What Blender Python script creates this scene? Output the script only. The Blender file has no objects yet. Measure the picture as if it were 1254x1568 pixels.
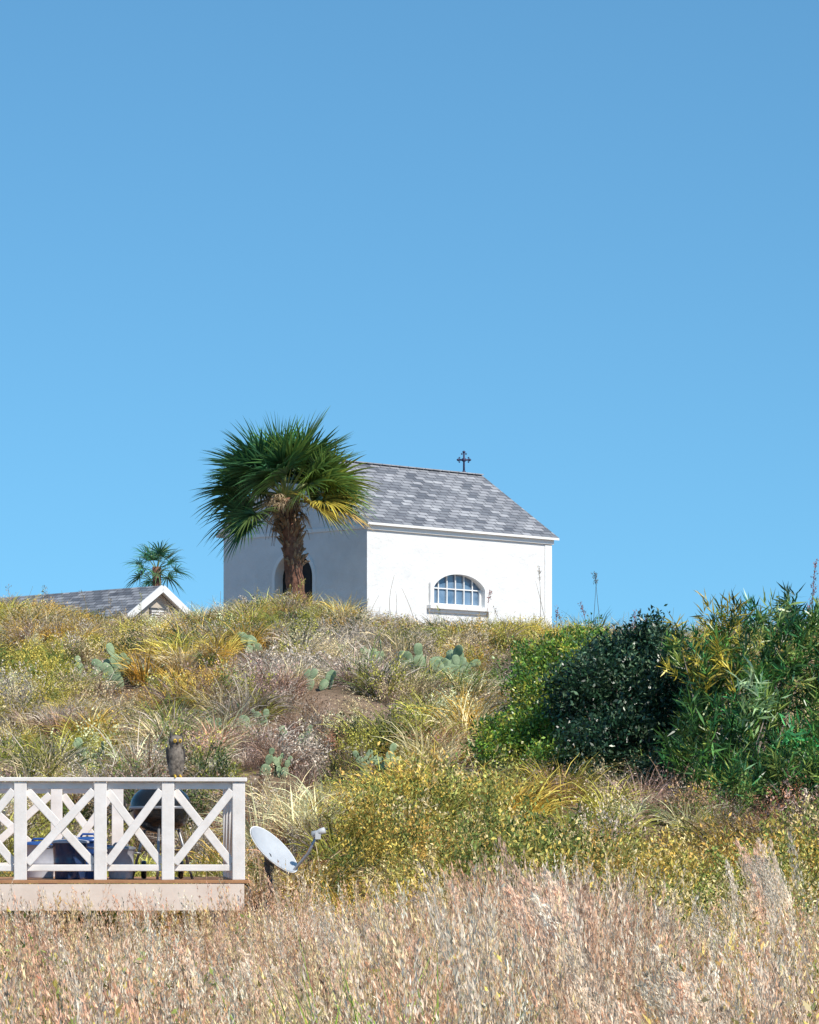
import bpy, math, random
import numpy as np
from mathutils import Vector, Matrix, Euler
random.seed(7); rng=np.random.default_rng(7)
F=5573.0; ZC=1.7; HY=1290.0; CX=627.0   # focal length (ref px), eye height, horizon row
scene=bpy.context.scene
def W(px,py,Y): return Vector(((px-CX)/F*Y, Y, ZC-(py-HY)/F*Y))
def XA(px,Y): return (px-CX)/F*Y
# ------------------------------------------------------------------ terrain
CXs=[-60,-8.55,-5.8,-4.05,-3.5,-2.55,-1.5,-0.4,1.3,3.0,8.5,60]
CZs=[6.0,6.2,6.08,6.0,6.2,6.42,6.15,5.9,5.85,5.65,5.8,6.0]
SY=[-1e5,30,34,40,46,55,65,72,76,82,97,110,135,1e5]
SZ=[0,0,.04,.2,.36,.6,.83,.965,1.0,1.0,1.0,.75,0,0]
def height(X,Y):
    X=np.asarray(X,float);Y=np.asarray(Y,float)
    zc=np.interp(X,CXs,CZs)
    s=np.interp(Y+0.8*np.sin(X*.45+1.)*np.clip((76-Y)/30,0,1),SY,SZ)
    fade=np.clip((150-np.abs(X))/90,0,1); fade=fade*fade*(3-2*fade)
    n=.13*np.sin(X*1.1+Y*.5)+.1*np.sin(X*.7-Y*.9+2)+.07*np.sin(X*2.3+Y*1.3+1)
    n=n*np.clip((Y-30)/10,0,1)*np.clip((78-Y)/10,0,1)
    return zc*s*fade+n*fade
def gh(x,y): return float(height(x,y))
def ground_hit(px,py,y0=31):
    Y=y0
    while Y<88:
        w=W(px,py,Y)
        if w.z<=gh(w.x,Y): return Vector((w.x,Y,gh(w.x,Y)))
        Y+=.1
    w=W(px,py,75); return Vector((w.x,75,gh(w.x,75)))
# ------------------------------------------------------------------ materials
def newmat(name):
    m=bpy.data.materials.new(name); m.use_nodes=True
    nt=m.node_tree; nt.nodes.clear()
    o=nt.nodes.new('ShaderNodeOutputMaterial'); return m,nt,o
def N(nt,t,**k):
    n=nt.nodes.new(t)
    for a,b in k.items(): setattr(n,a,b)
    return n
def ramp(nt,src,stops):
    r=N(nt,'ShaderNodeValToRGB'); e=r.color_ramp.elements
    while len(e)<len(stops): e.new(.5)
    for i,(p,c) in enumerate(stops): e[i].position=p; e[i].color=(*c,1)
    nt.links.new(src,r.inputs[0]); return r.outputs[0]
def noise(nt,scale,detail=4,rough=.6,coord='Object'):
    tc=N(nt,'ShaderNodeTexCoord'); n=N(nt,'ShaderNodeTexNoise')
    n.inputs['Scale'].default_value=scale; n.inputs['Detail'].default_value=detail; n.inputs['Roughness'].default_value=rough
    nt.links.new(tc.outputs[coord],n.inputs['Vector']); return n.outputs['Fac']
def mat_noise(name,c1,c2,scale=5,rough=.7,bump=.0,bscale=30,spec=.3,metal=0):
    m,nt,o=newmat(name); p=N(nt,'ShaderNodeBsdfPrincipled')
    f=noise(nt,scale); col=ramp(nt,f,[(.3,c1),(.7,c2)])
    nt.links.new(col,p.inputs['Base Color']); p.inputs['Roughness'].default_value=rough
    p.inputs['Specular IOR Level'].default_value=spec; p.inputs['Metallic'].default_value=metal
    if bump:
        b=N(nt,'ShaderNodeBump'); b.inputs['Strength'].default_value=bump; b.inputs['Distance'].default_value=.03
        nt.links.new(noise(nt,bscale,6,.7),b.inputs['Height']); nt.links.new(b.outputs[0],p.inputs['Normal'])
    nt.links.new(p.outputs[0],o.inputs[0]); return m
def plant_mat(name,inst=True,rough=.6,trans=.25,lo=.5,hi=1.5,spec=.25):
    m,nt,o=newmat(name)
    a=N(nt,'ShaderNodeAttribute',attribute_name='tint',attribute_type='INSTANCER' if inst else 'GEOMETRY')
    r=N(nt,'ShaderNodeAttribute',attribute_name='rnd',attribute_type='GEOMETRY')
    mr=N(nt,'ShaderNodeMapRange'); mr.inputs[3].default_value=lo; mr.inputs[4].default_value=hi
    nt.links.new(r.outputs['Fac'],mr.inputs[0])
    vm=N(nt,'ShaderNodeVectorMath',operation='SCALE')
    nt.links.new(a.outputs['Color'],vm.inputs[0]); nt.links.new(mr.outputs[0],vm.inputs['Scale'])
    p=N(nt,'ShaderNodeBsdfPrincipled'); p.inputs['Roughness'].default_value=rough; p.inputs['Specular IOR Level'].default_value=spec
    t=N(nt,'ShaderNodeBsdfTranslucent'); mx=N(nt,'ShaderNodeMixShader'); mx.inputs[0].default_value=trans
    nt.links.new(vm.outputs[0],p.inputs['Base Color']); nt.links.new(vm.outputs[0],t.inputs['Color'])
    nt.links.new(p.outputs[0],mx.inputs[1]); nt.links.new(t.outputs[0],mx.inputs[2]); nt.links.new(mx.outputs[0],o.inputs[0])
    return m
M_stucco=mat_noise('white_stucco',(.70,.695,.685),(.80,.795,.785),1.6,.9,1.0,5,.1)
M_trim=mat_noise('white_trim_paint',(.78,.77,.75),(.84,.83,.81),4,.5)
M_deckpaint=mat_noise('deck_white_paint',(.72,.66,.61),(.85,.80,.76),6,.55,.1,40)
M_fascia=mat_noise('deck_fascia_paint',(.66,.53,.44),(.80,.68,.58),3,.6,.1,30)
M_boards=mat_noise('deck_boards',(.36,.17,.08),(.48,.25,.12),8,.7,.2,30)
M_dark=mat_noise('door_dark_wood',(.008,.008,.01),(.02,.017,.016),6,.6)
M_iron=mat_noise('wrought_iron',(.03,.035,.08),(.06,.06,.12),20,.5)
M_blackenamel=mat_noise('black_enamel',(.008,.008,.010),(.02,.02,.02),10,.22,spec=.6)
M_steel=mat_noise('grey_steel',(.3,.3,.32),(.42,.42,.44),10,.4,metal=.6)
M_lnb=mat_noise('lnb_plastic',(.5,.5,.5),(.6,.6,.6),10,.4)
M_dish=mat_noise('dish_paint',(.40,.42,.45),(.50,.52,.54),5,.5,spec=.15)
M_dgrey=mat_noise('dark_bracket',(.05,.055,.06),(.1,.1,.11),10,.5)
M_blue=mat_noise('blue_plastic',(.02,.07,.25),(.04,.11,.35),7,.3,spec=.5)
M_navy=mat_noise('navy_plastic',(.015,.03,.09),(.03,.06,.15),7,.25,spec=.6)
M_frost=mat_noise('frosted_plastic',(.36,.36,.42),(.52,.52,.56),7,.35)
M_cactus=mat_noise('cactus_skin',(.17,.25,.13),(.38,.46,.27),9,.65,.3,60,.15)
M_bark=mat_noise('palm_bark',(.10,.045,.03),(.30,.15,.10),9,.9,.8,25)
M_branch=mat_noise('branch_bark',(.12,.09,.07),(.38,.32,.27),12,.9,.4,30)
M_boot=mat_noise('palm_boots',(.16,.09,.05),(.45,.31,.2),10,.8,.5,30)
M_owl=mat_noise('owl_plumage',(.04,.032,.028),(.30,.25,.20),26,.7,.3,60)
M_owle=mat_noise('owl_eye',(.7,.45,.05),(.8,.5,.08),22,.3)
M_glass,nt,o=newmat('window_glass'); p=N(nt,'ShaderNodeBsdfPrincipled')
nt.links.new(ramp(nt,noise(nt,3),[(.3,(.08,.15,.24)),(.7,(.2,.29,.40))]),p.inputs['Base Color'])  # bluish base colour paints in the sky's reflection
p.inputs['Roughness'].default_value=.12; p.inputs['Specular IOR Level'].default_value=.7
nt.links.new(p.outputs[0],o.inputs[0])
M_roof,nt,o=newmat('asphalt_shingles'); p=N(nt,'ShaderNodeBsdfPrincipled'); uv=N(nt,'ShaderNodeTexCoord')
br=N(nt,'ShaderNodeTexBrick'); br.offset=.5; br.inputs['Scale'].default_value=1
br.inputs['Brick Width'].default_value=.36; br.inputs['Row Height'].default_value=.16; br.inputs['Mortar Size'].default_value=.012
br.inputs['Color1'].default_value=(.12,.13,.15,1); br.inputs['Color2'].default_value=(.40,.40,.41,1); br.inputs['Mortar'].default_value=(.07,.07,.08,1); br.inputs['Bias'].default_value=0
nt.links.new(uv.outputs['UV'],br.inputs['Vector'])
mx=N(nt,'ShaderNodeMixRGB',blend_type='MULTIPLY'); mx.inputs[0].default_value=.8
nt.links.new(br.outputs['Color'],mx.inputs[1]); nt.links.new(ramp(nt,noise(nt,2.5,5),[(.35,(.7,.7,.74)),(.65,(1.15,1.15,1.15))]),mx.inputs[2])
nt.links.new(mx.outputs[0],p.inputs['Base Color']); p.inputs['Roughness'].default_value=.9
b=N(nt,'ShaderNodeBump'); b.inputs['Strength'].default_value=.8; b.inputs['Distance'].default_value=.03
nt.links.new(br.outputs['Fac'],b.inputs['Height']); b.invert=True; nt.links.new(b.outputs[0],p.inputs['Normal'])
nt.links.new(p.outputs[0],o.inputs[0])
M_ground,nt,o=newmat('sandy_soil'); p=N(nt,'ShaderNodeBsdfPrincipled')
c1=ramp(nt,noise(nt,.9,8,.65),[(.35,(.18,.12,.07)),(.5,(.34,.24,.16)),(.68,(.58,.41,.30))])
c2=ramp(nt,noise(nt,14,6,.7),[(.3,(.4,.35,.3)),(.7,(1.2,1.15,1.1))])
mx=N(nt,'ShaderNodeMixRGB',blend_type='MULTIPLY'); mx.inputs[0].default_value=.8
nt.links.new(c1,mx.inputs[1]); nt.links.new(c2,mx.inputs[2]); nt.links.new(mx.outputs[0],p.inputs['Base Color']); p.inputs['Roughness'].default_value=.95
b=N(nt,'ShaderNodeBump'); b.inputs['Strength'].default_value=1; b.inputs['Distance'].default_value=.08
nt.links.new(noise(nt,8,8,.7),b.inputs['Height']); nt.links.new(b.outputs[0],p.inputs['Normal']); nt.links.new(p.outputs[0],o.inputs[0])
P_inst=plant_mat('scrub_foliage',lo=.3,hi=1.7,trans=.22); P_blue=plant_mat('bluestem_straw',rough=.5,trans=.35,lo=.25,hi=1.45)  # wide blade-to-blade brightness range paints in highlights and dark gaps
P_leaf=plant_mat('shrub_leaf',False,.36,.22,.45,1.6,.6); P_palm=plant_mat('palm_leaf',False,.34,.25,.5,1.6,.6)
P_stalk=plant_mat('stalk_straw',False,.6,.2)
# ------------------------------------------------------------------ mesh builder
class MB:
    def __init__(s): s.v=[];s.f=[];s.m=[];s.sm=[]
    def add(s,vs,fs,m=0,smooth=False):
        o=len(s.v); s.v+= [tuple(v) for v in vs]; s.f+=[tuple(i+o for i in f) for f in fs]; s.m+=[m]*len(fs); s.sm+=[smooth]*len(fs)
    def box(s,c,d,m=0,R=None):
        c=Vector(c); hs=[Vector((x*d[0]/2,y*d[1]/2,z*d[2]/2)) for z in(-1,1) for y in(-1,1) for x in(-1,1)]
        if R is not None: hs=[R@h for h in hs]
        s.add([c+h for h in hs],[(0,2,3,1),(4,5,7,6),(0,1,5,4),(2,6,7,3),(0,4,6,2),(1,3,7,5)],m)
    def beam(s,a,b,w,t,m=0,up=Vector((0,1,0))):
        a=Vector(a);b=Vector(b); d=b-a; L=d.length; x=d.normalized(); y=(up-x*up.dot(x)).normalized(); z=x.cross(y)
        s.box((a+b)/2,(L,t,w),m,Matrix((x,y,z)).transposed())
    def tube(s,pts,rs,n=8,m=0,cap=True,smooth=True):
        pts=[Vector(p) for p in pts]; vs=[];fs=[]
        for i,p in enumerate(pts):
            d=(pts[min(i+1,len(pts)-1)]-pts[max(i-1,0)]).normalized()
            a=d.cross(Vector((0,0,1)) if abs(d.z)<.9 else Vector((1,0,0))).normalized(); b=d.cross(a)
            for k in range(n):
                t=2*math.pi*k/n; vs.append(p+(a*math.cos(t)+b*math.sin(t))*rs[i])
        for i in range(len(pts)-1):
            for k in range(n): fs.append((i*n+k,i*n+(k+1)%n,(i+1)*n+(k+1)%n,(i+1)*n+k))
        if cap: fs+= [tuple(range(n))[::-1],tuple((len(pts)-1)*n+k for k in range(n))]
        s.add(vs,fs,m,smooth)
    def lathe(s,prof,n=24,m=0,T=None,sx=1,sy=1):
        vs=[];fs=[]
        for r,z in prof:
            for k in range(n):
                t=2*math.pi*k/n; v=Vector((r*sx*math.cos(t),r*sy*math.sin(t),z)); vs.append(T@v if T else v)
        for i in range(len(prof)-1):
            for k in range(n): fs.append((i*n+k,i*n+(k+1)%n,(i+1)*n+(k+1)%n,(i+1)*n+k))
        s.add(vs,fs,m,True)
    def obj(s,name,mats,parent=None,loc=None,rot=None):
        me=bpy.data.meshes.new(name); me.from_pydata(s.v,[],s.f)
        for m in mats: me.materials.append(m)
        me.polygons.foreach_set('material_index',s.m); me.polygons.foreach_set('use_smooth',s.sm); me.update()
        ob=bpy.data.objects.new(name,me); scene.collection.objects.link(ob)
        if parent: ob.parent=parent
        if loc is not None: ob.location=loc
        if rot is not None: ob.rotation_euler=rot
        return ob
def bevel(ob,w=.006):
    m=ob.modifiers.new('bevel','BEVEL'); m.width=w; m.segments=2; m.limit_method='ANGLE'
def empty(name,loc=(0,0,0),rz=0):
    e=bpy.data.objects.new(name,None); scene.collection.objects.link(e); e.location=loc; e.rotation_euler=(0,0,rz); return e
def npmesh(name,V,Fq,mats,tint=None,rnd=None,link=True,midx=None):
    me=bpy.data.meshes.new(name); nv=len(V); nf=len(Fq); k=Fq.shape[1]
    me.vertices.add(nv); me.vertices.foreach_set('co',V.astype(np.float32).ravel())
    me.loops.add(nf*k); me.loops.foreach_set('vertex_index',Fq.astype(np.int32).ravel())
    me.polygons.add(nf); me.polygons.foreach_set('loop_start',np.arange(0,nf*k,k,dtype=np.int32))
    me.update(calc_edges=True)
    for m in mats: me.materials.append(m)
    if rnd is not None:
        a=me.attributes.new('rnd','FLOAT','POINT'); a.data.foreach_set('value',rnd.astype(np.float32))
    if tint is not None:
        a=me.attributes.new('tint','FLOAT_COLOR','POINT'); t=np.ones((nv,4),np.float32); t[:,:3]=tint; a.data.foreach_set('color',t.ravel())
    ob=bpy.data.objects.new(name,me)
    if link: scene.collection.objects.link(ob)
    return ob
def unit(a): return a/np.maximum(np.linalg.norm(a,axis=-1,keepdims=True),1e-9)
def leaf_geo(C,D,L,Wd,fold=.15):
    n=len(C); D=unit(D); R=unit(rng.normal(size=(n,3))); S=unit(np.cross(D,R)); U=np.cross(S,D)
    L=np.broadcast_to(L,(n,))[:,None]; Wd=np.broadcast_to(Wd,(n,))[:,None]
    V=np.stack([C,C+D*L*.42+S*Wd/2+U*Wd*fold,C+D*L-U*L*.08,C+D*L*.42-S*Wd/2+U*Wd*fold],1).reshape(-1,3)
    return V,np.arange(4*n).reshape(n,4)
def blade_geo(B,D0,H,Wd,bend,seg=4):
    n=len(B); D=unit(D0); out=D*np.array([1,1,0]); out=unit(out+1e-6); S=unit(np.cross(D,np.array([0,0,1.]))+rng.normal(size=(n,3))*.5)
    P=B.copy(); Vs=[]
    for i in range(seg+1):
        t=i/seg; w=Wd*(1-t**1.6)*.5+.0004
        Vs+= [P-S*w[:,None],P+S*w[:,None]]
        D=unit(D+ (out*.8+np.array([0,0,-.75]))*(bend*(t+.3)/seg)[:,None]*1.6)
        P=P+D*(H/seg)[:,None]
    V=np.stack(Vs,1); m=2*(seg+1)
    base=np.arange(n)[:,None,None]*m; q=np.array([[2*i,2*i+1,2*i+3,2*i+2] for i in range(seg)])[None]
    return V.reshape(-1,3),(base+q).reshape(-1,4),m
def merge(parts):
    V=[];Fq=[];R=[];o=0
    for v,f,r in parts: V.append(v);Fq.append(f+o);R.append(r);o+=len(v)
    return np.concatenate(V),np.concatenate(Fq),np.concatenate(R)
# ------------------------------------------------------------------ ground sheet
def axis(lo,hi,st,far):
    a=list(np.arange(lo,hi,st)); x=hi; d=st
    while x<far: a.append(x); d*=1.35; x+=d
    x=lo-st; d=st; pre=[]
    while x>-far: pre.append(x); d*=1.35; x-=d
    return np.array(pre[::-1]+a)
ax=axis(-16,16,.3,4000); ay=axis(0,115,.4,6000)
GX,GY=np.meshgrid(ax,ay); GZ=height(GX,GY)
fine=(np.abs(GX)<18)&(GY>0)&(GY<100); GZ=GZ+np.where(fine,rng.normal(size=GX.shape)*.03,0)
nx=len(ax); ny=len(ay); I=np.arange(nx*ny).reshape(ny,nx)
Q=np.stack([I[:-1,:-1],I[:-1,1:],I[1:,1:],I[1:,:-1]],-1).reshape(-1,4)
g=npmesh('ground',np.stack([GX,GY,GZ],-1).reshape(-1,3),Q,[M_ground]); g.data.polygons.foreach_set('use_smooth',[True]*len(Q))
# ------------------------------------------------------------------ chapel
u=Vector((.711,.703,0)).normalized(); ang=math.atan2(u.y,u.x)
L_,W_=6.68,5.32; ZB=5.6; CO=Vector((-1.05,90,0))
chapel=empty('chapel',CO,ang)
zE=9.62; zA=11.36
def arch_wall(mb,mp,s0,s1,z0,z1,a,b,sill,spring,rise,depth,m=0,n=20,pw=2.0,ex=.5):
    def top(t): return spring+rise*max(0,1-abs(t)**pw)**ex
    mb.add([mp(s0,z0,0),mp(a,z0,0),mp(a,z1,0),mp(s0,z1,0)],[(0,1,2,3)],m)
    mb.add([mp(b,z0,0),mp(s1,z0,0),mp(s1,z1,0),mp(b,z1,0)],[(0,1,2,3)],m)
    if sill>z0:
        mb.add([mp(a,z0,0),mp(b,z0,0),mp(b,sill,0),mp(a,sill,0)],[(0,1,2,3)],m)
        mb.add([mp(a,sill,0),mp(b,sill,0),mp(b,sill,depth),mp(a,sill,depth)],[(0,1,2,3)],m)
    ts=[-math.cos(math.pi*i/n) for i in range(n+1)]; c=(a+b)/2; h=(b-a)/2
    for i in range(n):
        x0=c+h*ts[i];x1=c+h*ts[i+1];t0=top(ts[i]);t1=top(ts[i+1])
        mb.add([mp(x0,t0,0),mp(x1,t1,0),mp(x1,z1,0),mp(x0,z1,0)],[(0,1,2,3)],m)
        mb.add([mp(x0,t0,0),mp(x1,t1,0),mp(x1,t1,depth),mp(x0,t0,depth)],[(0,1,2,3)],m)
    for s in(a,b): mb.add([mp(s,max(z0,sill),0),mp(s,spring,0),mp(s,spring,depth),mp(s,max(z0,sill),depth)],[(0,1,2,3)],m)
def arch_ring(mb,mp,c,h,sill,spring,rise,w,d0,d1,m=0,n=28,pw=2.0,ex=.5):
    def prof(e):
        P=[(c-h-e,sill)]
        for i in range(n+1):
            t=-math.cos(math.pi*i/n); P.append((c+(h+e)*t,spring+(e*.75 if ex>.5 else 0)+(rise+(e*.3 if ex>.5 else e))*max(0,1-abs(t)**pw)**ex))
        P.append((c+h+e,sill)); return P
    A=prof(0);B=prof(w)
    for i in range(len(A)-1):
        a0,a1,b0,b1=A[i],A[i+1],B[i],B[i+1]
        mb.add([mp(*a0,d0),mp(*a1,d0),mp(*b1,d0),mp(*b0,d0)],[(0,1,2,3)],m)
        mb.add([mp(*b0,d0),mp(*b1,d0),mp(*b1,d1),mp(*b0,d1)],[(0,1,2,3)],m)
        mb.add([mp(*a0,d0),mp(*a1,d0),mp(*a1,d1),mp(*a0,d1)],[(0,1,2,3)],m)
side=lambda s,z,d: Vector((s,d,z)); front=lambda s,z,d: Vector((d,s,z))
w=MB()
sa,sb=2.28,4.12; sill,spr,rise=7.68,8.12,.37; WP=dict(pw=2.2,ex=.7)
arch_wall(w,side,0,L_,ZB,zE,sa,sb,sill,spr,rise,.2,**WP)
da,db=1.95,3.35
arch_wall(w,front,0,W_,ZB,zE,da,db,ZB,8.38,.62,.3)
w.add([front(0,zE,0),front(W_,zE,0),front(W_/2,zA,0)],[(0,1,2)])
w.add([(0,W_,ZB),(L_,W_,ZB),(L_,W_,zE),(0,W_,zE)],[(0,1,2,3)])
w.add([(L_,0,ZB),(L_,W_,ZB),(L_,W_,zE),(L_,W_/2,zA),(L_,0,zE)],[(0,1,2,3,4)])
w.obj('walls',[M_stucco],chapel)
t=MB()
arch_ring(t,side,(sa+sb)/2,(sb-sa)/2,sill,spr,rise,.13,-.07,0,**WP)
t.box(((sa+sb)/2,-.07,sill-.05),(sb-sa+.40,.16,.1)); t.box(((sa+sb)/2,-.03,sill-.14),(sb-sa+.30,.07,.08))
t.box((L_/2,-.03,zE-.11),(L_+.06,.06,.13))
t.box((L_-.14,-.012,(ZB+zE-.2)/2),(.26,.024,zE-.21-ZB))
t.box((-.012,W_/2,zE-.10),(.024,W_-.2,.10))
cw=t.obj('window_trim',[M_trim],chapel); bevel(cw,.012)
t=MB()
for s in np.linspace(sa,sb,7)[1:-1]: 
    tt=(s-(sa+sb)/2)/((sb-sa)/2); zt=spr+rise*(1-abs(tt)**2.2)**.7
    t.box((s,.10,(sill+zt)/2),(.03,.04,zt-sill))
t.box(((sa+sb)/2,.098,spr-.0),(sb-sa,.03,.028)); t.box(((sa+sb)/2,.094,sill+.03),(sb-sa,.05,.06))
t.box((sa+.03,.096,(sill+spr)/2),(.06,.05,spr-sill)); t.box((sb-.03,.096,(sill+spr)/2),(.06,.05,spr-sill))
t.obj('window_muntins',[M_trim],chapel)
t=MB(); t.add([side(sa-.02,sill,.13),side(sb+.02,sill,.13),side(sb+.02,spr+rise+.02,.13),side(sa-.02,spr+rise+.02,.13)],[(0,1,2,3)]); t.obj('window_glass',[M_glass],chapel)
t=MB(); t.box((.28,(da+db)/2,(ZB+9.05)/2),(.05,db-da+.1,9.05-ZB))
for k in range(1,4): t.box((.245,da+(db-da)*k/4,(ZB+8.9)/2),(.02,.03,8.8-ZB))
t.obj('door',[M_dark],chapel)
t=MB(); arch_ring(t,front,(da+db)/2,(db-da)/2,ZB,8.38,.62,.10,-.03,0); bevel(t.obj('door_surround',[M_trim],chapel),.01)
def gable_roof(parent,L,Wd,zE,zA,ov,th,ovx=.12,name='roof'):
    me=bpy.data.meshes.new(name); sl=(zA-zE)/(Wd/2); lift=.04
    V=[];Fc=[];UV=[];MI=[]
    run=math.hypot(Wd/2+ov,(Wd/2+ov)*sl)
    ye0=-ov; z0=zE-ov*sl+lift; zr=zA+lift
    ye1=Wd+ov
    def quad(vs,uvs,mi): 
        o=len(V); V.extend(vs); Fc.append((o,o+1,o+2,o+3)); UV.extend(uvs); MI.append(mi)
    x0,x1=-ovx,L+ovx
    quad([(x0,ye0,z0+th),(x1,ye0,z0+th),(x1,Wd/2,zr+th),(x0,Wd/2,zr+th)],[(0,0),(x1-x0,0),(x1-x0,run),(0,run)],0)
    quad([(x1,ye1,z0+th),(x0,ye1,z0+th),(x0,Wd/2,zr+th),(x1,Wd/2,zr+th)],[(0,0),(x1-x0,0),(x1-x0,run),(0,run)],0)
    uz=[(0,0)]*4
    quad([(x0,ye0,z0),(x0,Wd/2,zr),(x1,Wd/2,zr),(x1,ye0,z0)],uz,1)
    quad([(x0,ye1,z0),(x1,ye1,z0),(x1,Wd/2,zr),(x0,Wd/2,zr)],uz,1)
    for x in(x0,x1):
        quad([(x,ye0,z0),(x,ye0,z0+th),(x,Wd/2,zr+th),(x,Wd/2,zr)],uz,1); quad([(x,ye1,z0),(x,ye1,z0+th),(x,Wd/2,zr+th),(x,Wd/2,zr)],uz,1)
    quad([(x0,ye0,z0),(x1,ye0,z0),(x1,ye0,z0+th),(x0,ye0,z0+th)],uz,1); quad([(x0,ye1,z0),(x1,ye1,z0),(x1,ye1,z0+th),(x0,ye1,z0+th)],uz,1)
    me.from_pydata(V,[],Fc); ul=me.uv_layers.new(name='UVMap')
    for i,l in enumerate(UV): ul.data[i].uv=l
    me.materials.append(M_roof); me.materials.append(M_trim); me.polygons.foreach_set('material_index',MI)
    ob=bpy.data.objects.new(name,me); scene.collection.objects.link(ob); ob.parent=parent; return ob
gable_roof(chapel,L_,W_,zE,zA,.16,.06)
M_ridge=mat_noise('ridge_shingle',(.26,.26,.28),(.42,.42,.44),3,.9)
t=MB(); n=22
for i in range(n): t.box((-.1+(L_+.2)*(i+.5)/n,W_/2,zA+.105),((L_+.2)/n-.012,.2,.025),0)
t.obj('ridge_cap',[M_ridge],chapel)
cr=MB(); zc=zA+.10; x=L_-.55
cx=lambda a,z:Vector((x+a*.72,W_/2-a*.70,z))
S=.56
cr.tube([cx(0,zc),cx(0,zc+S)],[.028,.024],8); cr.tube([cx(-.15,zc+S*.63),cx(.15,zc+S*.63)],[.025,.025],8)
for c in (cx(0,zc+S),cx(-.15,zc+S*.63),cx(.15,zc+S*.63),cx(0,zc+.05)):
    cr.lathe([(0,-.04),(.035,-.02),(.045,0),(.035,.02),(0,.04)],10,0,Matrix.Translation(c))
for a,z in((-.055,S-.05),(.055,S-.05),(-.12,S*.63+.055),(-.12,S*.63-.055),(.12,S*.63+.055),(.12,S*.63-.055)):
    cr.lathe([(0,-.03),(.028,0),(0,.03)],8,0,Matrix.Translation(cx(a,zc+z)))
cr.lathe([(.001,-.06),(.05,-.04),(.06,0),(.05,.04),(.001,.06)],10,0,Matrix.Translation(cx(0,zc+S*.63)))
cr.lathe([(.07,0),(.05,.05),(.03,.09)],10,0,Matrix.Translation(cx(0,zc-.02)))
cr.obj('roof_cross',[M_iron],chapel)
# ------------------------------------------------------------------ distant house
hx=W(240,898,110); house=empty('beach_house',(hx.x,hx.y,0),math.radians(135))
HL,HW=11,5.6; hzA=hx.z-.12; hzE=hzA-1.95
hm=MB(); y0,y1=-HW/2,HW/2
for vs in ([(0,y0,3.5),(HL,y0,3.5),(HL,y0,hzE),(0,y0,hzE)],[(0,y1,3.5),(HL,y1,3.5),(HL,y1,hzE),(0,y1,hzE)],
           [(0,y0,3.5),(0,y1,3.5),(0,y1,hzE),(0,0,hzA),(0,y0,hzE)],[(HL,y0,3.5),(HL,y1,3.5),(HL,y1,hzE),(HL,0,hzA),(HL,y0,hzE)]):
    hm.add(vs,[tuple(range(len(vs)))])
hm.obj('walls',[mat_noise('cream_siding',(.50,.43,.35),(.58,.50,.42),2,.7,.2,20)],house)
rf=gable_roof(house,HL,HW,hzE,hzA,.3,.1,.25); rf.location=(0,-HW/2,0)
hm=MB()
for sg in(-1,1): hm.beam((-.28,0,hzA+.06),(-.28,sg*(HW/2+.3),hzE-.12),.2,.05,0,Vector((1,0,0)))
hm.obj('rake_boards',[M_trim],house)
hm=MB()
for k in range(5): hm.box((-.04,0,hzA-.95+k*.08),(.04,.5,.05),0,)
hm.box((-.02,0,hzA-.79),(.03,.62,.52),1)
for yy in(-1.5,1.5): hm.box((-.02,yy,hzE-.9),(.05,.9,1.2),2)
hm.obj('gable_vent_and_windows',[M_trim,M_dgrey,M_glass],house)
# ------------------------------------------------------------------ palms
def frond_geo(org,az,el,pet,R,tint,nl=34,droop=.5,roll=0,spread=120):
    d=Vector((math.cos(az)*math.cos(el),math.sin(az)*math.cos(el),math.sin(el)))
    sd=Vector((-math.sin(az),math.cos(az),0)); sd.rotate(Matrix.Rotation(roll,3,d))
    V=[];Fq=[];Rn=[];T=[]
    P=Vector(org); dd=d.copy(); pts=[P.copy()]
    for i in range(4):
        P=P+dd*pet/4; dd=(dd+Vector((0,0,-.05))).normalized(); pts.append(P.copy())
    for i,p in enumerate(pts):
        wd=.028-.004*i; V+= [p-sd*wd,p+sd*wd]; Rn+=[.7,.7]; T+=[(.22,.26,.08)]*2
        if i: Fq.append((2*i-2,2*i-1,2*i+1,2*i))
    C=pts[-1]; d=dd; up=d.cross(sd).normalized()
    if up.z<0: up=-up
    for k in range(nl):
        a=math.radians(-spread+2*spread*k/(nl-1))+random.uniform(-.04,.04)
        ll=R*(.74+.26*math.cos(a*.8))*random.uniform(.85,1.08)
        ld=d*math.cos(a)+sd*math.sin(a); ls=-d*math.sin(a)+sd*math.cos(a)
        o=len(V); r0=random.random(); dr=droop*random.uniform(.5,1.6)
        for j,(rr,wf) in enumerate(((.02,.010),(.2,.028),(.34,.034),(.6,.021),(.82,.011),(1.,.0008))):
            p=C+ld*(ll*rr)+up*(abs(math.sin(a))*.38*rr*ll-.10*rr*rr*ll)+Vector((0,0,-dr*ll*rr**2.8*.5))
            f=.016*R*(1-rr)
            V+= [p-ls*wf*ll+up*f,p-up*f,p+ls*wf*ll+up*f]; Rn+=[r0]*3
            T+=[(tint[0]*(1+.7*rr**2.5),tint[1]*(1+.6*rr**2),tint[2]*(1+.4*rr))]*3  # tint rises towards the leaflet tips, painting them as sunlit
            if j: b=o+3*j; Fq+=[(b-3,b-2,b+1,b),(b-2,b-1,b+2,b+1)]
    return V,Fq,Rn,T
def fan_crown(name,parent,fr):
    V=[];Fq=[];R=[];T=[]
    for f in fr:
        v,q,r,t_=frond_geo(**f); o=len(V); V+=[tuple(a) for a in v]; Fq+=[tuple(i+o for i in x) for x in q]; R+=r; T+=t_
    ob=npmesh(name,np.array(V),np.array(Fq),[P_palm],np.array(T),np.array(R)); ob.parent=parent; return ob
PY=86.; pb=W(461,940,PY); pz=gh(pb.x,PY); palm=empty('palm_tree',(pb.x,PY,pz))
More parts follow.
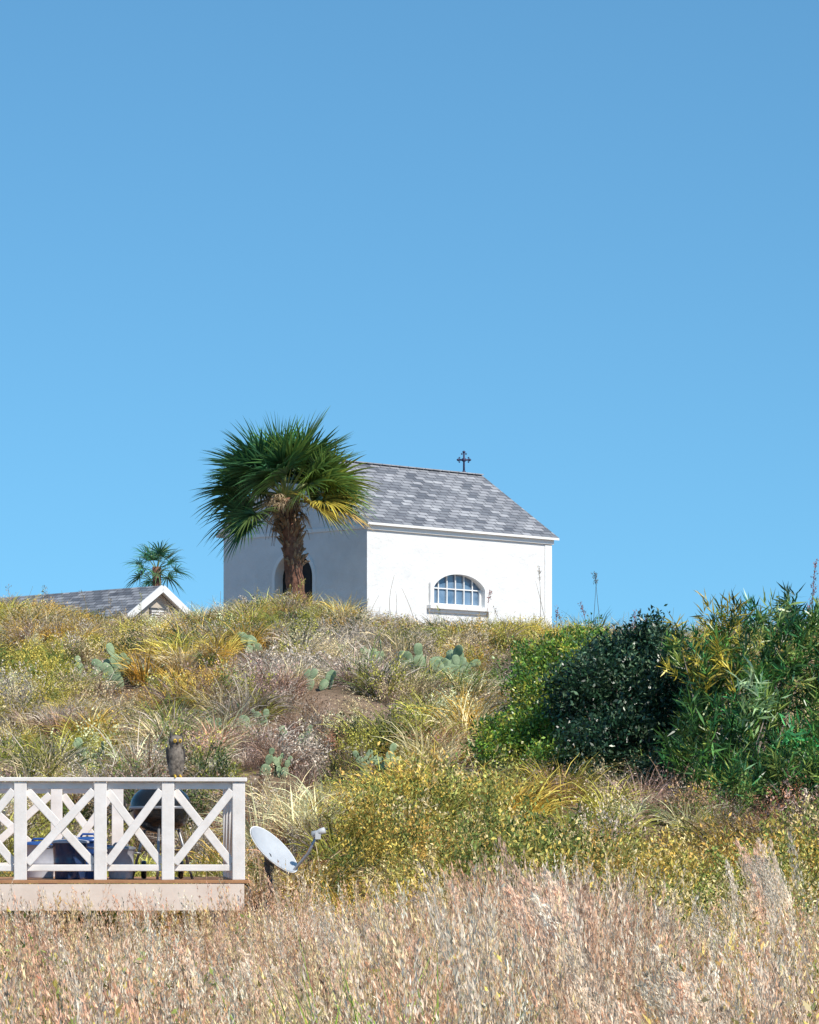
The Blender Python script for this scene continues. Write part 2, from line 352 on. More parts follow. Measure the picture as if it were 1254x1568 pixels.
top=W(437,764,PY)-Vector((pb.x,PY,pz))
tr=MB(); pts=[];rs=[]
for i in range(26):
    s=i/25; pts.append(Vector((top.x*s**1.4+.02*math.sin(s*9),.02*math.sin(s*7),-.3+(top.z+.3)*s))); rs.append((.26-.08*s)*(1+.09*math.sin(i*2.3)+random.uniform(-.05,.05)))
tr.tube(pts,rs,14); tr.obj('trunk',[M_bark],palm)
bt=MB()
for i in range(130):
    s=random.uniform(.55,.97); a=random.uniform(0,6.28); c=Vector((top.x*s**1.4,0,-.3+(top.z+.3)*s)); o_=Vector((math.cos(a),math.sin(a),0))
    ln=random.uniform(.14,.32)*(.5+.75*s); lean=random.uniform(.35,1.0)
    e=c+o_*(.15+ln*lean*.9)+Vector((0,0,ln*random.uniform(.3,.9))); m1=c+o_*(.18+ln*lean*.3)+Vector((0,0,ln*.25))
    bt.tube([c+o_*.11-Vector((0,0,.08)),m1,e],[.05,.04,.018],5,0,True,False)
for i in range(90):
    s=random.uniform(.78,1.0); a=random.uniform(0,6.28); c=Vector((top.x*s,0,-.3+(top.z+.3)*s)); o_=Vector((math.cos(a),math.sin(a),0))
    r=random.uniform(.2,.5); bt.tube([c+o_*.15,c+o_*r+Vector((0,0,.05)),c+o_*(r+.06)-Vector((0,0,random.uniform(.1,.35)))],[.014,.012,.004],4)
bt.obj('leaf_bases',[M_boot],palm)
fr=[]; nF=42
for i in range(nF):
    s=(i+.5)/nF; el=math.asin(.975-1.02*s)+math.radians(random.uniform(-5,5)); az=i*2.39996+random.uniform(-.2,.2)
    el=min(el,math.radians(80)); c=math.cos(az)
    if math.sin(az)<-.55 and el<math.radians(22): el=math.radians(random.uniform(22,40))
    if c<.0: tint=random.choice([(.04,.115,.055),(.05,.14,.055),(.08,.18,.055)])  # left fronds tinted darker, right ones yellower: shaded and sunny side painted in
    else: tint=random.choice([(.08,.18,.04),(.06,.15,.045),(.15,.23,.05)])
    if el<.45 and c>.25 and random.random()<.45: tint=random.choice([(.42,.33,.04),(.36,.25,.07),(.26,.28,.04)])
    tot=2.16+.14*math.cos(el)*random.uniform(.3,1.2)+(.12*random.random() if el>.9 else 0); pet=random.uniform(.95,1.2)
    fr.append(dict(org=top+Vector((0,0,random.uniform(-.1,.12))),az=az,el=el,pet=pet,R=(tot-pet)*1.05,tint=tint,droop=.06+.26*s,nl=34,roll=random.uniform(-1.1,1.1)))
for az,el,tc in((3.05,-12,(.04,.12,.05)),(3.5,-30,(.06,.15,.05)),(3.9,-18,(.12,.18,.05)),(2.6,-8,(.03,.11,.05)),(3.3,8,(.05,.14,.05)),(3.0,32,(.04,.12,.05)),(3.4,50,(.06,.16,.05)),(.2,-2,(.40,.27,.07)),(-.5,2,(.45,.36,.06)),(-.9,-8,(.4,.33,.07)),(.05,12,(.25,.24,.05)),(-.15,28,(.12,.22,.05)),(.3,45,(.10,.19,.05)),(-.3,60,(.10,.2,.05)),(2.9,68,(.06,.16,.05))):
    fr.append(dict(org=top-Vector((0,0,.05)),az=az,el=math.radians(el),pet=random.uniform(1.0,1.15),R=random.uniform(1.0,1.15),tint=tc,droop=.35,nl=32,roll=random.uniform(-.7,.7)))
for i in range(14):
    az=random.uniform(0,6.28); fr.append(dict(org=top-Vector((0,0,.1)),az=az,el=math.radians(random.uniform(-40,25)),pet=random.uniform(.2,.5),R=random.uniform(.3,.5),tint=(.42,.33,.22),droop=1.0,nl=18,spread=60))
fan_crown('fronds',palm,fr)
P2=128.; c2=W(240,868,P2); p2=empty('palm_tree',(c2.x,P2,gh(c2.x,P2))); c2l=Vector((0,0,c2.z-gh(c2.x,P2)))
tr=MB(); tr.tube([Vector((0,0,-.3+ (c2l.z+.3)*s)) for s in np.linspace(0,1,12)],[.2-.04*s for s in np.linspace(0,1,12)],10); tr.obj('trunk',[M_bark],p2)
fr=[]
for i in range(21):
    s=(i+.5)/21; fr.append(dict(org=c2l-Vector((0,0,.15)),az=i*2.4+.3,el=math.radians(78-115*s),pet=.65,R=.78,tint=random.choice([(.04,.15,.07),(.07,.21,.09),(.12,.2,.08)]),droop=.5,nl=15,roll=random.uniform(-.8,.8)))
fan_crown('fronds',p2,fr)
# ------------------------------------------------------------------ deck
dk=W(374,1290,33); rz=math.radians(4.5)
deck=empty('wooden_deck',(dk.x,33,0),rz)
zf,zt=1.36,2.29
d=MB(); DL=6.5; DD=3.2
for i in range(22): d.box((-DL/2+.03,.02+DD*(i+.5)/22-.03,zf-.015),(DL+.06,DD/22-.008,.03),0)
bevel(d.obj('deck_boards',[M_boards],deck),.003)
d=MB(); d.box((-DL/2,.02,zf-.155),(DL,.04,.24)); d.box((-.02,DD/2,zf-.155),(.04,DD-.1,.24)); d.obj('fascia',[M_fascia],deck)
d=MB()
for x_ in np.arange(-.2,-DL,-1.6):
    for y_ in(.15,DD-.15): d.box((x_,y_,(zf-.03+gh(dk.x+x_,33+y_)-.3)/2),(.12,.12,zf-.03-gh(dk.x+x_,33+y_)+.3))
d.obj('support_posts',[M_fascia],deck)
rl=MB()
def run(pts_,start=0):
    P=[Vector(p) for p in pts_]; un=(P[-1]-P[0]).normalized(); nn=Vector((0,0,1)).cross(un)
    R=Matrix((un,nn,Vector((0,0,1)))).transposed()
    for i,p in enumerate(P[start:]): rl.box((p.x,p.y,(zf+zt-.045)/2),(.115,.115,zt-.045-zf),0,R)
    L=(P[-1]-P[0]).length; m=(P[0]+P[-1])/2
    rl.box((m.x,m.y,zt-.02),(L+.14,.15,.038),0,R)
    for i in range(len(P)-1):
        p=P[i]+un*.06;q=P[i+1]-un*.06; c=(p+q)/2; l=(q-p).length
        rl.box((c.x,c.y,zt-.075),(l,.04,.065),0,R); rl.box((c.x,c.y,zf+.11),(l,.045,.06),0,R)
        lo,hi=zf+.15,zt-.12
        rl.beam((p.x,p.y,lo),(q.x,q.y,hi),.075,.036,0,nn)
        off=nn*.0385
        rl.beam((p.x+off.x,p.y+off.y,hi),(q.x+off.x,q.y+off.y,lo),.075,.036,0,nn)
fx=[-.05,-.69,-1.30,-2.02,-2.68,-3.35,-4.0,-4.7,-5.4,-6.2]
run([(x,.06,0) for x in fx])
run([(-.05,.06,0),(-.05,1.1,0),(-.05,2.15,0),(-.05,DD-.1,0)],1)
run([(x,DD-.1,0) for x in (-1.15,-1.75,-2.6,-3.4,-4.2,-5.0,-5.7,-6.3)])
bevel(rl.obj('railing',[M_deckpaint],deck),.006)
Rm=Matrix.Rotation(rz,4,'Z'); 
def dkw(px,dy):
    Y=33+dy; return Vector((XA(px,Y),Y,zf))
gp=dkw(246,.75); G=MB(); kz=.60
def arc(r,a0,a1,n=9,z=0,fl=1): return [(r*math.cos(math.radians(a0+(a1-a0)*i/n)),z+fl*r*math.sin(math.radians(a0+(a1-a0)*i/n))) for i in range(n+1)]
G.lathe([(0.001,kz-.22)]+arc(.26,-88,0,9,kz,.82),28,0); G.lathe([(.268,kz),(.275,kz+.01),(.268,kz+.025)],28,1)
G.lathe(arc(.265,0,88,9,kz+.02,.75),28,0); 
for k in range(3):
    a=k*2.094+.5; G.tube([(.16*math.cos(a),.16*math.sin(a),kz-.15),(.3*math.cos(a),.3*math.sin(a),0.0)],[.012,.012],8,1)
G.tube([(-.07,0,kz+.215),(-.06,0,kz+.265),(.06,0,kz+.265),(.07,0,kz+.215)],[.01]*4,8,0)
G.lathe([(0,.22),(.15,.24),(.16,.25)],20,1); G.lathe([(.001,kz+.226),(.04,kz+.223),(.04,kz+.23),(.001,kz+.235)],12,1,Matrix.Translation((.12,0,-.03)))
for sx in(-1,1):
    G.lathe([(.001,-.02),(.075,-.02),(.08,0),(.075,.02),(.001,.02)],16,0,Matrix.Translation((sx*.16,.22,.08))@Matrix.Rotation(math.pi/2,4,'Y'))
G.tube([(-.27,-.02,kz-.02),(-.36,-.02,kz-.02),(-.36,.1,kz-.02),(-.27,.1,kz-.02)],[.01]*4,6,0)
gr_=G.obj('barbecue_grill',[M_blackenamel,M_steel],None,gp); gr_.scale=(1.08,1.08,1.08)
def bin_(px,dy,r,h,m1,m2,rotz=0):
    b=MB(); p=dkw(px,dy)
    pr=[(.001,0),(r*.82,0),(r*.84,.02),(r*.9,h*.4),(r*.92,h*.42),(r*.9,h*.44),(r*.97,h*.9),(r*1.05,h*.92),(r*1.05,h*.96)]
    b.lathe(pr,26,0)
    b.lathe([(r*1.08,h*.93),(r*1.08,h*.98),(r*.95,h),(r*.5,h*1.03),(.001,h*1.04)],26,1); b.tube([(-.07,0,h*1.03),(-.05,0,h*1.1),(.05,0,h*1.1),(.07,0,h*1.03)],[.012]*4,6,1)
    for s in(-1,1): b.tube([(s*r*.97,-.05,h*.82),(s*(r+.05),-.05,h*.8),(s*(r+.05),.05,h*.8),(s*r*.97,.05,h*.82)],[.01]*4,6,1)
    return b.obj('storage_bin',[m1,m2],None,p,(0,0,rotz))
bin_(107,.55,.165,.36,M_navy,M_frost); bin_(135,.95,.17,.38,M_blue,M_blue); bin_(185,.7,.13,.30,M_frost,M_steel); bin_(60,1.3,.16,.34,M_frost,M_blue)
# owl
ow=MB()
ow.lathe([(.001,0),(.06,.005),(.075,.03),(.09,.1),(.095,.17),(.085,.24),(.066,.275),(.066,.285),(.078,.31),(.082,.345),(.066,.38),(.03,.395),(.001,.4)],24,0,None,1,.85)
for s in(-1,1):
    ow.lathe([(.001,-.13),(.035,-.07),(.05,.02),(.04,.1),(.001,.14)],12,1,Matrix.Translation((s*.075,.01,.16))@Matrix.Rotation(s*.12,4,'Y'),.55,1.1)
    ow.lathe([(.024,0),(.014,.03),(.001,.06)],8,1,Matrix.Translation((s*.052,-.01,.372))@Matrix.Rotation(s*.3,4,'Y'))
    ow.lathe([(.001,-.004),(.02,0),(.017,.008),(.001,.012)],14,2,Matrix.Translation((s*.03,-.066,.34))@Matrix.Rotation(math.pi/2,4,'X'))
    ow.lathe([(.001,-.004),(.009,0),(.001,.006)],10,1,Matrix.Translation((s*.03,-.077,.34))@Matrix.Rotation(math.pi/2,4,'X'))
    ow.tube([(s*.03,-.03,.02),(s*.03,-.085,.005),(s*.035,-.1,-.004)],[.015,.013,.006],6,2)
ow.lathe([(.014,0),(.008,-.02),(.001,-.035)],8,1,Matrix.Translation((0,-.074,.33))@Matrix.Rotation(.4,4,'X'))
ow.box((0,.07,.02),(.07,.05,.12),1,Matrix.Rotation(.4,3,'X'))
lx=(XA(270,33)-dk.x)/math.cos(rz); op=Vector((dk.x,33,0))+Rm.to_3x3()@Vector((lx,.06,zt+.001))
owl=ow.obj('owl_statue',[M_owl,mat_noise('owl_dark',(.02,.018,.016),(.09,.075,.065),30,.7),M_owle],None,op,(0,0,.35)); owl.scale=(.82,.82,.97)
# ------------------------------------------------------------------ satellite dish
Yd=33.3; C=W(417,1303,Yd); nrm=Vector((.66,-.33,.67)).normalized()
a=Vector((.7,0,-.7)); a=(a-nrm*a.dot(nrm)).normalized(); b_=nrm.cross(a)
TM=Matrix.Translation(C)@Matrix((a,b_,nrm)).transposed().to_4x4()
ds=MB(); R_=.278
pr=[(.001,0)]+[(R_*k/8,.075*(k/8)**2) for k in range(1,9)]
ds.lathe(pr,40,0,TM@Matrix.Translation((0,0,-.05)),1,.92); ds.lathe([(r,z-.012) for r,z in pr],40,0,TM@Matrix.Translation((0,0,-.05)),1,.92)
ds.lathe([(R_,.02),(R_+.01,.026),(R_+.012,.018),(R_,.012)],40,1,TM@Matrix.Translation((0,0,.0)),1,.92)
lnb=W(487,1275,Yd-.1); low=TM@Vector((R_*.95,0,.01))
ds.tube([TM@Vector((0,0,-.08)),TM@Vector((R_*.9,0,-.05)),low,low.lerp(lnb,.5)+Vector((.02,0,-.02)),lnb],[.014]*5,8,2)
ld=(C-lnb).normalized(); ds.tube([lnb-ld*.07,lnb-ld*.02,lnb,lnb+ld*.05,lnb+ld*.06],[.028,.03,.024,.034,.02],12,4)
ds.box(lnb+Vector((.0,0,-.03)),(.05,.05,.06),4)
mt=W(412,1338,Yd+.12); ft=W(385,1392,Yd+.12)
ds.tube([TM@Vector((0,0,-.065)),mt+Vector((0,0,.08)),mt],[.035,.04,.035],10,3); ds.box(mt+Vector((0,0,.06)),(.09,.09,.1),3)
ds.tube([mt,mt+Vector((.02,0,-.16)),mt+Vector((-.02,0,-.28)),ft+Vector((.05,0,.02)),ft],[.024]*5,10,3)
ds.tube([mt+Vector((-.02,0,-.28)),Vector((mt.x-.02,mt.y,gh(mt.x,mt.y)-.2))],[.024,.024],10,3)
cc=W(372,1370,33.15); ds.tube([cc+Vector((.07*math.cos(k*.5),.01*k/10,.1*math.sin(k*.5))) for k in range(40)],[.007]*40,6,3)
ds.obj('satellite_dish',[M_dish,M_trim,M_steel,M_dgrey,M_lnb])
# ------------------------------------------------------------------ instanced vegetation sources
def coll(name): return bpy.data.collections.new(name)
def src(c,name,V,Fq,R,mat):
    ob=npmesh(name,V,Fq,[mat],None,R,link=False); c.objects.link(ob)
def rdisk(n,r): a=rng.uniform(0,2*np.pi,n); q=r*np.sqrt(rng.random(n)); return np.stack([q*np.cos(a),q*np.sin(a),np.zeros(n)],1)
def tuft(n,h,r,lean,bend,wd):
    B=rdisk(n,r); a=rng.uniform(0,2*np.pi,n); l=lean*np.abs(rng.normal(size=n))
    D=np.stack([np.cos(a)*l,np.sin(a)*l,np.ones(n)],1)+B/r*.35*np.array([1,1,0])
    V,Fq,m=blade_geo(B,D,h*rng.uniform(.55,1.1,n),wd*rng.uniform(.6,1.3,n),bend*rng.uniform(.4,1.5,n))
    return V,Fq,np.repeat(rng.random(n),m)
C_grass=coll('grass_tufts')
for i in range(5): src(C_grass,f'tuft_{i}',*tuft(130,.66,.16,.34,1.1,.018),P_inst)
def scrub(nst,h,r,nl,ls,lw,up=.7,wd=.006,cl=.055):
    B=rdisk(nst,r*.35); a=rng.uniform(0,2*np.pi,nst); l=np.abs(rng.normal(size=nst))*.55
    D=np.stack([np.cos(a)*l,np.sin(a)*l,np.ones(nst)],1); H=h*rng.uniform(.6,1.1,nst)
    V,Fq,m=blade_geo(B,D,H,np.full(nst,wd),np.full(nst,.25)); Vr=V.reshape(nst,m,3); ctr=(Vr[:,0::2]+Vr[:,1::2])/2
    parts=[(V,Fq,np.full(len(V),.15))]
    idx=rng.integers(0,nst,nl); t=rng.beta(2.2,1.1,nl)*(ctr.shape[1]-1.001); k=t.astype(int); f=(t-k)[:,None]
    Pc=ctr[idx,k]*(1-f)+ctr[idx,k+1]*f+rng.normal(size=(nl,3))*h*cl
    Dl=rng.normal(size=(nl,3))*.8+np.array([0,0,up]); v,q=leaf_geo(Pc,Dl,ls*rng.uniform(.6,1.3,nl),lw*rng.uniform(.7,1.2,nl))
    parts.append((v,q,np.repeat(rng.random(nl),4))); return merge(parts)
C_shrub=coll('scrub_plants')
for i in range(5): src(C_shrub,f'scrub_{i}',*scrub(22,.7,.45,600,.044,.022,cl=.045),P_inst)
C_gold=coll('golden_plants')
for i in range(5): src(C_gold,f'golden_{i}',*scrub(34,.72,.4,620,.040,.016,1.0,.007,.03),P_inst)
C_dry=coll('dry_twigs')
for i in range(4): src(C_dry,f'dry_{i}',*scrub(60,.6,.5,260,.04,.016,.4,.011),P_inst)
C_blue=coll('bluestem_plants')
def bluestem(nst,h,r,seeds,sl=.026,sw=.0075,wd=.004,bend=.25,spread=.011,lean=-.05,start=.5,var=.11,leaf=True,dn=.33):
    B=rdisk(nst,r); a=rng.uniform(0,6.28,nst); l=np.abs(rng.normal(size=nst))*var
    D=np.stack([np.cos(a)*l+lean,np.sin(a)*l,np.ones(nst)],1); H=h*rng.uniform(.68,1.08,nst)
    V,Fq,m=blade_geo(B,D,H,np.full(nst,wd),bend*rng.uniform(.3,1.5,nst),seg=6); Vr=V.reshape(nst,m,3); ctr=(Vr[:,0::2]+Vr[:,1::2])/2
    parts=[(V,Fq,np.full(len(V),.25))]; ns=seeds*nst; idx=np.repeat(np.arange(nst),seeds)
    t=(start+(1-start)*rng.random(ns)**.9)*(ctr.shape[1]-1.001); k=t.astype(int); f=(t-k)[:,None]
    ax_=unit(ctr[idx,np.minimum(k+1,6)]-ctr[idx,k]); u_=(t/6.0-start)/(1-start); sp=(spread*2.4*np.sin(np.pi*np.clip(u_*.85+.15,0,1))**.6)[:,None]
    Pc=ctr[idx,k]*(1-f)+ctr[idx,k+1]*f+rng.normal(size=(ns,3))*sp*.5
    v,q=leaf_geo(Pc,ax_+rng.normal(size=(ns,3))*dn,sl*rng.uniform(.6,1.3,ns),sw*rng.uniform(.6,1.3,ns))
    stem_r=np.repeat(rng.random(nst),seeds)
    parts.append((v,q,np.repeat(np.clip(rng.random(ns)*.4+.75*stem_r,0,1),4)))
    if leaf: nb=int(nst*1.2); v,q,r_=tuft(nb,h*.6,r,.12,.5,.006); parts.append((v,q,r_*.45))
    return merge(parts)
for i in range(6): src(C_blue,f'bluestem_{i}',*bluestem(12,1.12,.15,46,sl=.030,sw=.0068,spread=.011,start=.52,var=.085,dn=.24,bend=.2),P_blue)
C_plume=coll('plume_plants')
for i in range(5): src(C_plume,f'plume_{i}',*bluestem(3,1.0,.06,210,.026,.0072,.0045,.4,.019,-.15,.72,.08,False,.3),P_blue)
def scatter(name,pts,rots,scl,tint,idx,c):
    n=len(pts); me=bpy.data.meshes.new(name); me.vertices.add(n); me.vertices.foreach_set('co',np.asarray(pts,np.float32).ravel())
    a=me.attributes.new('rot','FLOAT_VECTOR','POINT'); a.data.foreach_set('vector',np.asarray(rots,np.float32).ravel())
    a=me.attributes.new('scl','FLOAT_VECTOR','POINT'); a.data.foreach_set('vector',np.asarray(scl,np.float32).ravel())
    a=me.attributes.new('idx','INT','POINT'); a.data.foreach_set('value',np.asarray(idx,np.int32))
    a=me.attributes.new('tint','FLOAT_COLOR','POINT'); t=np.ones((n,4),np.float32); t[:,:3]=tint; a.data.foreach_set('color',t.ravel())
    ob=bpy.data.objects.new(name,me); scene.collection.objects.link(ob)
    ng=bpy.data.node_groups.new(name+'_nodes','GeometryNodeTree')
    ng.interface.new_socket('Geometry',in_out='INPUT',socket_type='NodeSocketGeometry'); ng.interface.new_socket('Geometry',in_out='OUTPUT',socket_type='NodeSocketGeometry')
    gi=ng.nodes.new('NodeGroupInput'); go=ng.nodes.new('NodeGroupOutput'); ip=ng.nodes.new('GeometryNodeInstanceOnPoints'); ci=ng.nodes.new('GeometryNodeCollectionInfo')
    ci.inputs['Collection'].default_value=c; ci.inputs['Separate Children'].default_value=True; ci.inputs['Reset Children'].default_value=True
    def na(nm,dt):
        q=ng.nodes.new('GeometryNodeInputNamedAttribute'); q.data_type=dt; q.inputs['Name'].default_value=nm; return [o for o in q.outputs if o.enabled and o.name=='Attribute'][0]
    ng.links.new(gi.outputs[0],ip.inputs['Points']); ng.links.new(ci.outputs[0],ip.inputs['Instance']); ip.inputs['Pick Instance'].default_value=True
    ng.links.new(na('idx','INT'),ip.inputs['Instance Index']); ng.links.new(na('rot','FLOAT_VECTOR'),ip.inputs['Rotation']); ng.links.new(na('scl','FLOAT_VECTOR'),ip.inputs['Scale'])
    ng.links.new(ip.outputs[0],go.inputs[0]); md=ob.modifiers.new('scatter','NODES'); md.node_group=ng; return ob
def field(name,X,Y,scale,tint,c,k,tilt=.12,zs=None,rz_all=True):
    n=len(X); Z=height(X,Y)-.02; rot=np.stack([rng.normal(size=n)*tilt,rng.normal(size=n)*tilt,rng.uniform(0,6.28,n) if rz_all else rng.normal(size=n)*.5],1)
    s=np.stack([scale,scale,scale*(zs if zs is not None else 1)],1)
    return scatter(name,np.stack([X,Y,Z],1),rot,s,tint,rng.integers(0,k,n),c)
def pn(X,Y,f,s):
    r=np.random.default_rng(s); o=0
    for i in range(5):
        a=r.uniform(0,6.28); k=f*r.uniform(.7,1.6); o=o+np.sin(k*(X*np.cos(a)+.6*Y*np.sin(a))+r.uniform(0,6.28))
    return o/3
def in_build(X,Y):
    dx=X-CO.x;dy=Y-CO.y; lu=dx*u.x+dy*u.y; lv=-dx*u.y+dy*u.x
    return (lu>-.3)&(lu<L_+.3)&(lv>-.3)&(lv<W_+.3)
def in_deck(X,Y):
    dx=X-dk.x;dy=Y-33; lx_=dx*math.cos(rz)+dy*math.sin(rz); ly=-dx*math.sin(rz)+dy*math.cos(rz)
    return (lx_<.15)&(ly>-.25)&(ly<DD+.2)
PAL=dict(yg=(.52,.48,.10),gr=(.17,.24,.06),och=(.70,.45,.10),straw=(.86,.69,.40),brn=(.38,.24,.15),grey=(.62,.52,.42),mauve=(.54,.36,.30),yel=(.80,.63,.14),dk=(.05,.08,.03),rust=(.56,.29,.18))
COM=[(60,965,120,40,'och yg och straw'),(30,1085,70,45,'yg yel gr'),(130,925,40,18,'gr yg dk'),(285,1052,60,40,'och och yel gr'),(300,958,70,20,'yg straw yg'),(480,948,100,28,'yg yel straw och'),(440,985,60,30,'gr yg dk'),
 (650,975,60,35,'grey brn och'),(530,1035,80,45,'grey straw grey'),(400,1100,90,50,'grey mauve brn straw'),(640,1085,50,50,'yg straw gr'),(705,1085,45,35,'straw och'),(560,1135,45,22,'rust mauve grey'),(560,1185,70,35,'gr dk yg'),
 (110,1130,120,40,'straw grey yg'),(220,1130,70,35,'straw brn och'),(440,1230,60,60,'straw rust brn grey'),(700,1270,130,45,'yel och yel yg'),(800,1335,90,30,'gr dk yg'),(600,1320,70,40,'straw gr yg'),(1120,1335,110,40,'och yel gr brn'),(1210,1262,60,30,'mauve grey rust'),
 (1150,1400,120,40,'yg straw yel'),(820,985,60,25,'yg yel'),(730,1150,60,30,'rust mauve straw'),(60,1040,60,25,'gr yg dk'),(640,1230,60,20,'grey straw rust')]
COMW=[]
for (x,y,rx,ry,ks) in COM:
    c=ground_hit(x,y); a_=ground_hit(x,y-ry); COMW.append((c.x,c.y,rx*c.y/F*1.15,max(.8,abs(a_.y-c.y))*1.1,ks.split()))
def palette(X,Y):
    n=len(X); b=1+.3*pn(X,Y,1.7,77)
    Wt=np.stack([np.exp(-(((X-c[0])/c[2])**2+((Y-c[1])/c[3])**2)) for c in COMW],1); out=np.zeros((n,3)); tot=Wt.sum(1)
    for i in range(n):
        if rng.random()<min(.9,tot[i]*1.5): ks=COMW[rng.choice(len(COMW),p=Wt[i]/tot[i])][4]
        else: ks=('yg och straw dk grey'.split() if Y[i]>60 else 'straw grey yg brn mauve gr dk'.split()) if Y[i]>42 else 'och yg straw gr'.split()
        out[i]=PAL[ks[rng.integers(len(ks))]]
    return np.clip(out*(b*rng.uniform(.8,1.2,n))[:,None],0,.88)
def pts_region(n,y0,y1,margin=2.5):
    Y=rng.uniform(y0,y1,n*2); hw=.1125*Y+margin; X=rng.uniform(-1,1,n*2)*(.1125*y1+margin); k=(np.abs(X)<hw)
    X,Y=X[k][:n],Y[k][:n]; k=~in_build(X,Y)&~in_deck(X,Y); return X[k],Y[k]
CACT=((665,1058,1.25,10),(695,1066,1.1,5),(590,1042,1.1,5),(172,1056,1.2,4),(208,1056,1.0,3),(125,1052,.9,4),(340,1148,1.0,3),(402,1114,.7,3),(418,1190,.6,4),(456,1145,.6,3),(578,1194,.75,4),(145,1188,.8,4),(495,1055,.8,3),(392,1000,.7,3))
CG=[ground_hit(c[0],c[1],40) for c in CACT]
bare=[(ground_hit(558,1130),.36),(ground_hit(738,1188),.40),(ground_hit(690,1150),.25)]
def clear(X,Y):
    k=np.ones(len(X),bool)
    for b,rr in bare: k&=((X-b.x)/rr)**2+((Y-b.y)/(rr*2.2))**2>1
    for g_ in CG: k&=~((np.abs(X-g_.x)<.40)&(Y>g_.y-2.0)&(Y<g_.y+.2))
    return k
X,Y=pts_region(4200,33.5,86); k=clear(X,Y)&(pn(X,Y,1.5,3)+.8*rng.random(len(X))>-.3); X,Y=X[k],Y[k]
sc=rng.uniform(.55,1.3,len(X))*(1+.25*pn(X,Y,1.2,9))*np.interp(Y,[60,76,80,90],[1,.85,.7,.55]); field('dune_grass',X,Y,sc,palette(X,Y),C_grass,5)
X,Y=pts_region(2500,33.5,80); k=clear(X,Y)&(pn(X,Y,1.3,8)+rng.random(len(X))*.8>.1); X,Y=X[k],Y[k]
px=X/Y*F+CX; low=(Y<45)&(px>540); sc=rng.uniform(.5,1.1,len(X))*np.where(low,1.1,1)*np.interp(Y,[60,76],[1,.75]); tn=palette(X,Y)
k=rng.random(len(X))<.5; field('dune_scrub',X[k],Y[k],sc[k],tn[k],C_shrub,5); k=~k; field('dune_forbs',X[k],Y[k],sc[k],tn[k],C_gold,5)
X,Y=pts_region(1700,40,72); k=clear(X,Y)&(pn(X,Y,1.2,21)+rng.random(len(X))*.7>.1); X,Y=X[k],Y[k]
dc=np.array([PAL['grey'],PAL['brn'],PAL['mauve'],(.70,.60,.48)])[rng.integers(0,4,len(X))]*rng.uniform(.7,1.2,(len(X),1))
field('dry_brush',X,Y,rng.uniform(.5,1.0,len(X)),dc,C_dry,4)
# golden shrubs at the foot of the slope
X,Y=pts_region(1200,31,43); px=X/Y*F+CX; k=(px>545)&((Y>35)|(px>860))&((Y<41)|(px<850))&(pn(X,Y,2.2,61)+.9*rng.random(len(X))>-.05); X,Y=X[k],Y[k]; px=px[k]
gc=np.array([(.84,.60,.13),(.76,.60,.15),(.22,.28,.07),(.76,.46,.12),(.42,.43,.12),(.88,.70,.34)])[rng.integers(0,6,len(X))]*rng.uniform(.7,1.12,(len(X),1))
kk=rng.random(len(X))<.75; sc=rng.uniform(.6,1.35,len(X))*(1+.25*pn(X,Y,2.,31))
field('goldenrod_scrub',X[kk],Y[kk],sc[kk],gc[kk],C_gold,5); kk=~kk; field('yellow_wildflower_scrub',X[kk],Y[kk],sc[kk],gc[kk],C_shrub,5)
# pink bluestem foreground
def pinks(X,Y):
    n=len(X); P=np.array([(.96,.62,.42),(.96,.72,.53),(.92,.54,.36),(.97,.82,.64),(.78,.48,.30),(.95,.73,.44),(.90,.70,.36)])
    w=np.clip(pn(X,Y,1.6,55),-1,1); i=rng.integers(0,5,n); j=rng.integers(3,7,n); return np.clip(P[np.where(rng.random(n)<.55+.4*w,i,j)]*rng.uniform(.85,1.15,(n,1)),0,.98)
X,Y=pts_region(2700,12.,34,1.0); px=X/Y*F+CX
dens=np.where(px>1000,.6,1.)*np.where((Y>30)&(px>900),.5,1)*np.clip(.75+.6*pn(X,Y,2.4,41),.15,1); k=rng.random(len(X))<dens; X,Y,px=X[k],Y[k],px[k]
zs=rng.uniform(.70,1.12,len(X))*np.interp(px,[0,380,600,680,900,1000,1254],[1.02,.97,1.02,1.18,1.20,1.10,1.05])
field('bluestem_grass',X,Y,rng.uniform(.85,1.1,len(X)),pinks(X,Y),C_blue,6,.05,zs,False)
X,Y=pts_region(850,13,34,1.0); px=X/Y*F+CX; k=rng.random(len(X))<np.interp(px,[0,200,500,900,1050,1254],[.6,.3,.2,.35,1,1]); X,Y=X[k],Y[k]
uc=np.array([(.84,.62,.18),(.72,.60,.15),(.30,.36,.09),(.74,.46,.15),(.88,.70,.38)])[rng.integers(0,5,len(X))]*rng.uniform(.75,1.1,(len(X),1))
field('meadow_scrub',X,Y,rng.uniform(.9,1.5,len(X)),uc,C_gold,5)
X=np.array([XA(x,14.5)+random.uniform(-.05,.05) for x in (500,520,590,605,620,685,700,560)]); Y=np.full(8,14.5)+rng.normal(size=8)*.3
field('green_reed_grass',X,Y,np.full(8,.8),np.array([(.46,.66,.10)]*8),C_grass,5,.04,np.full(8,2.7))
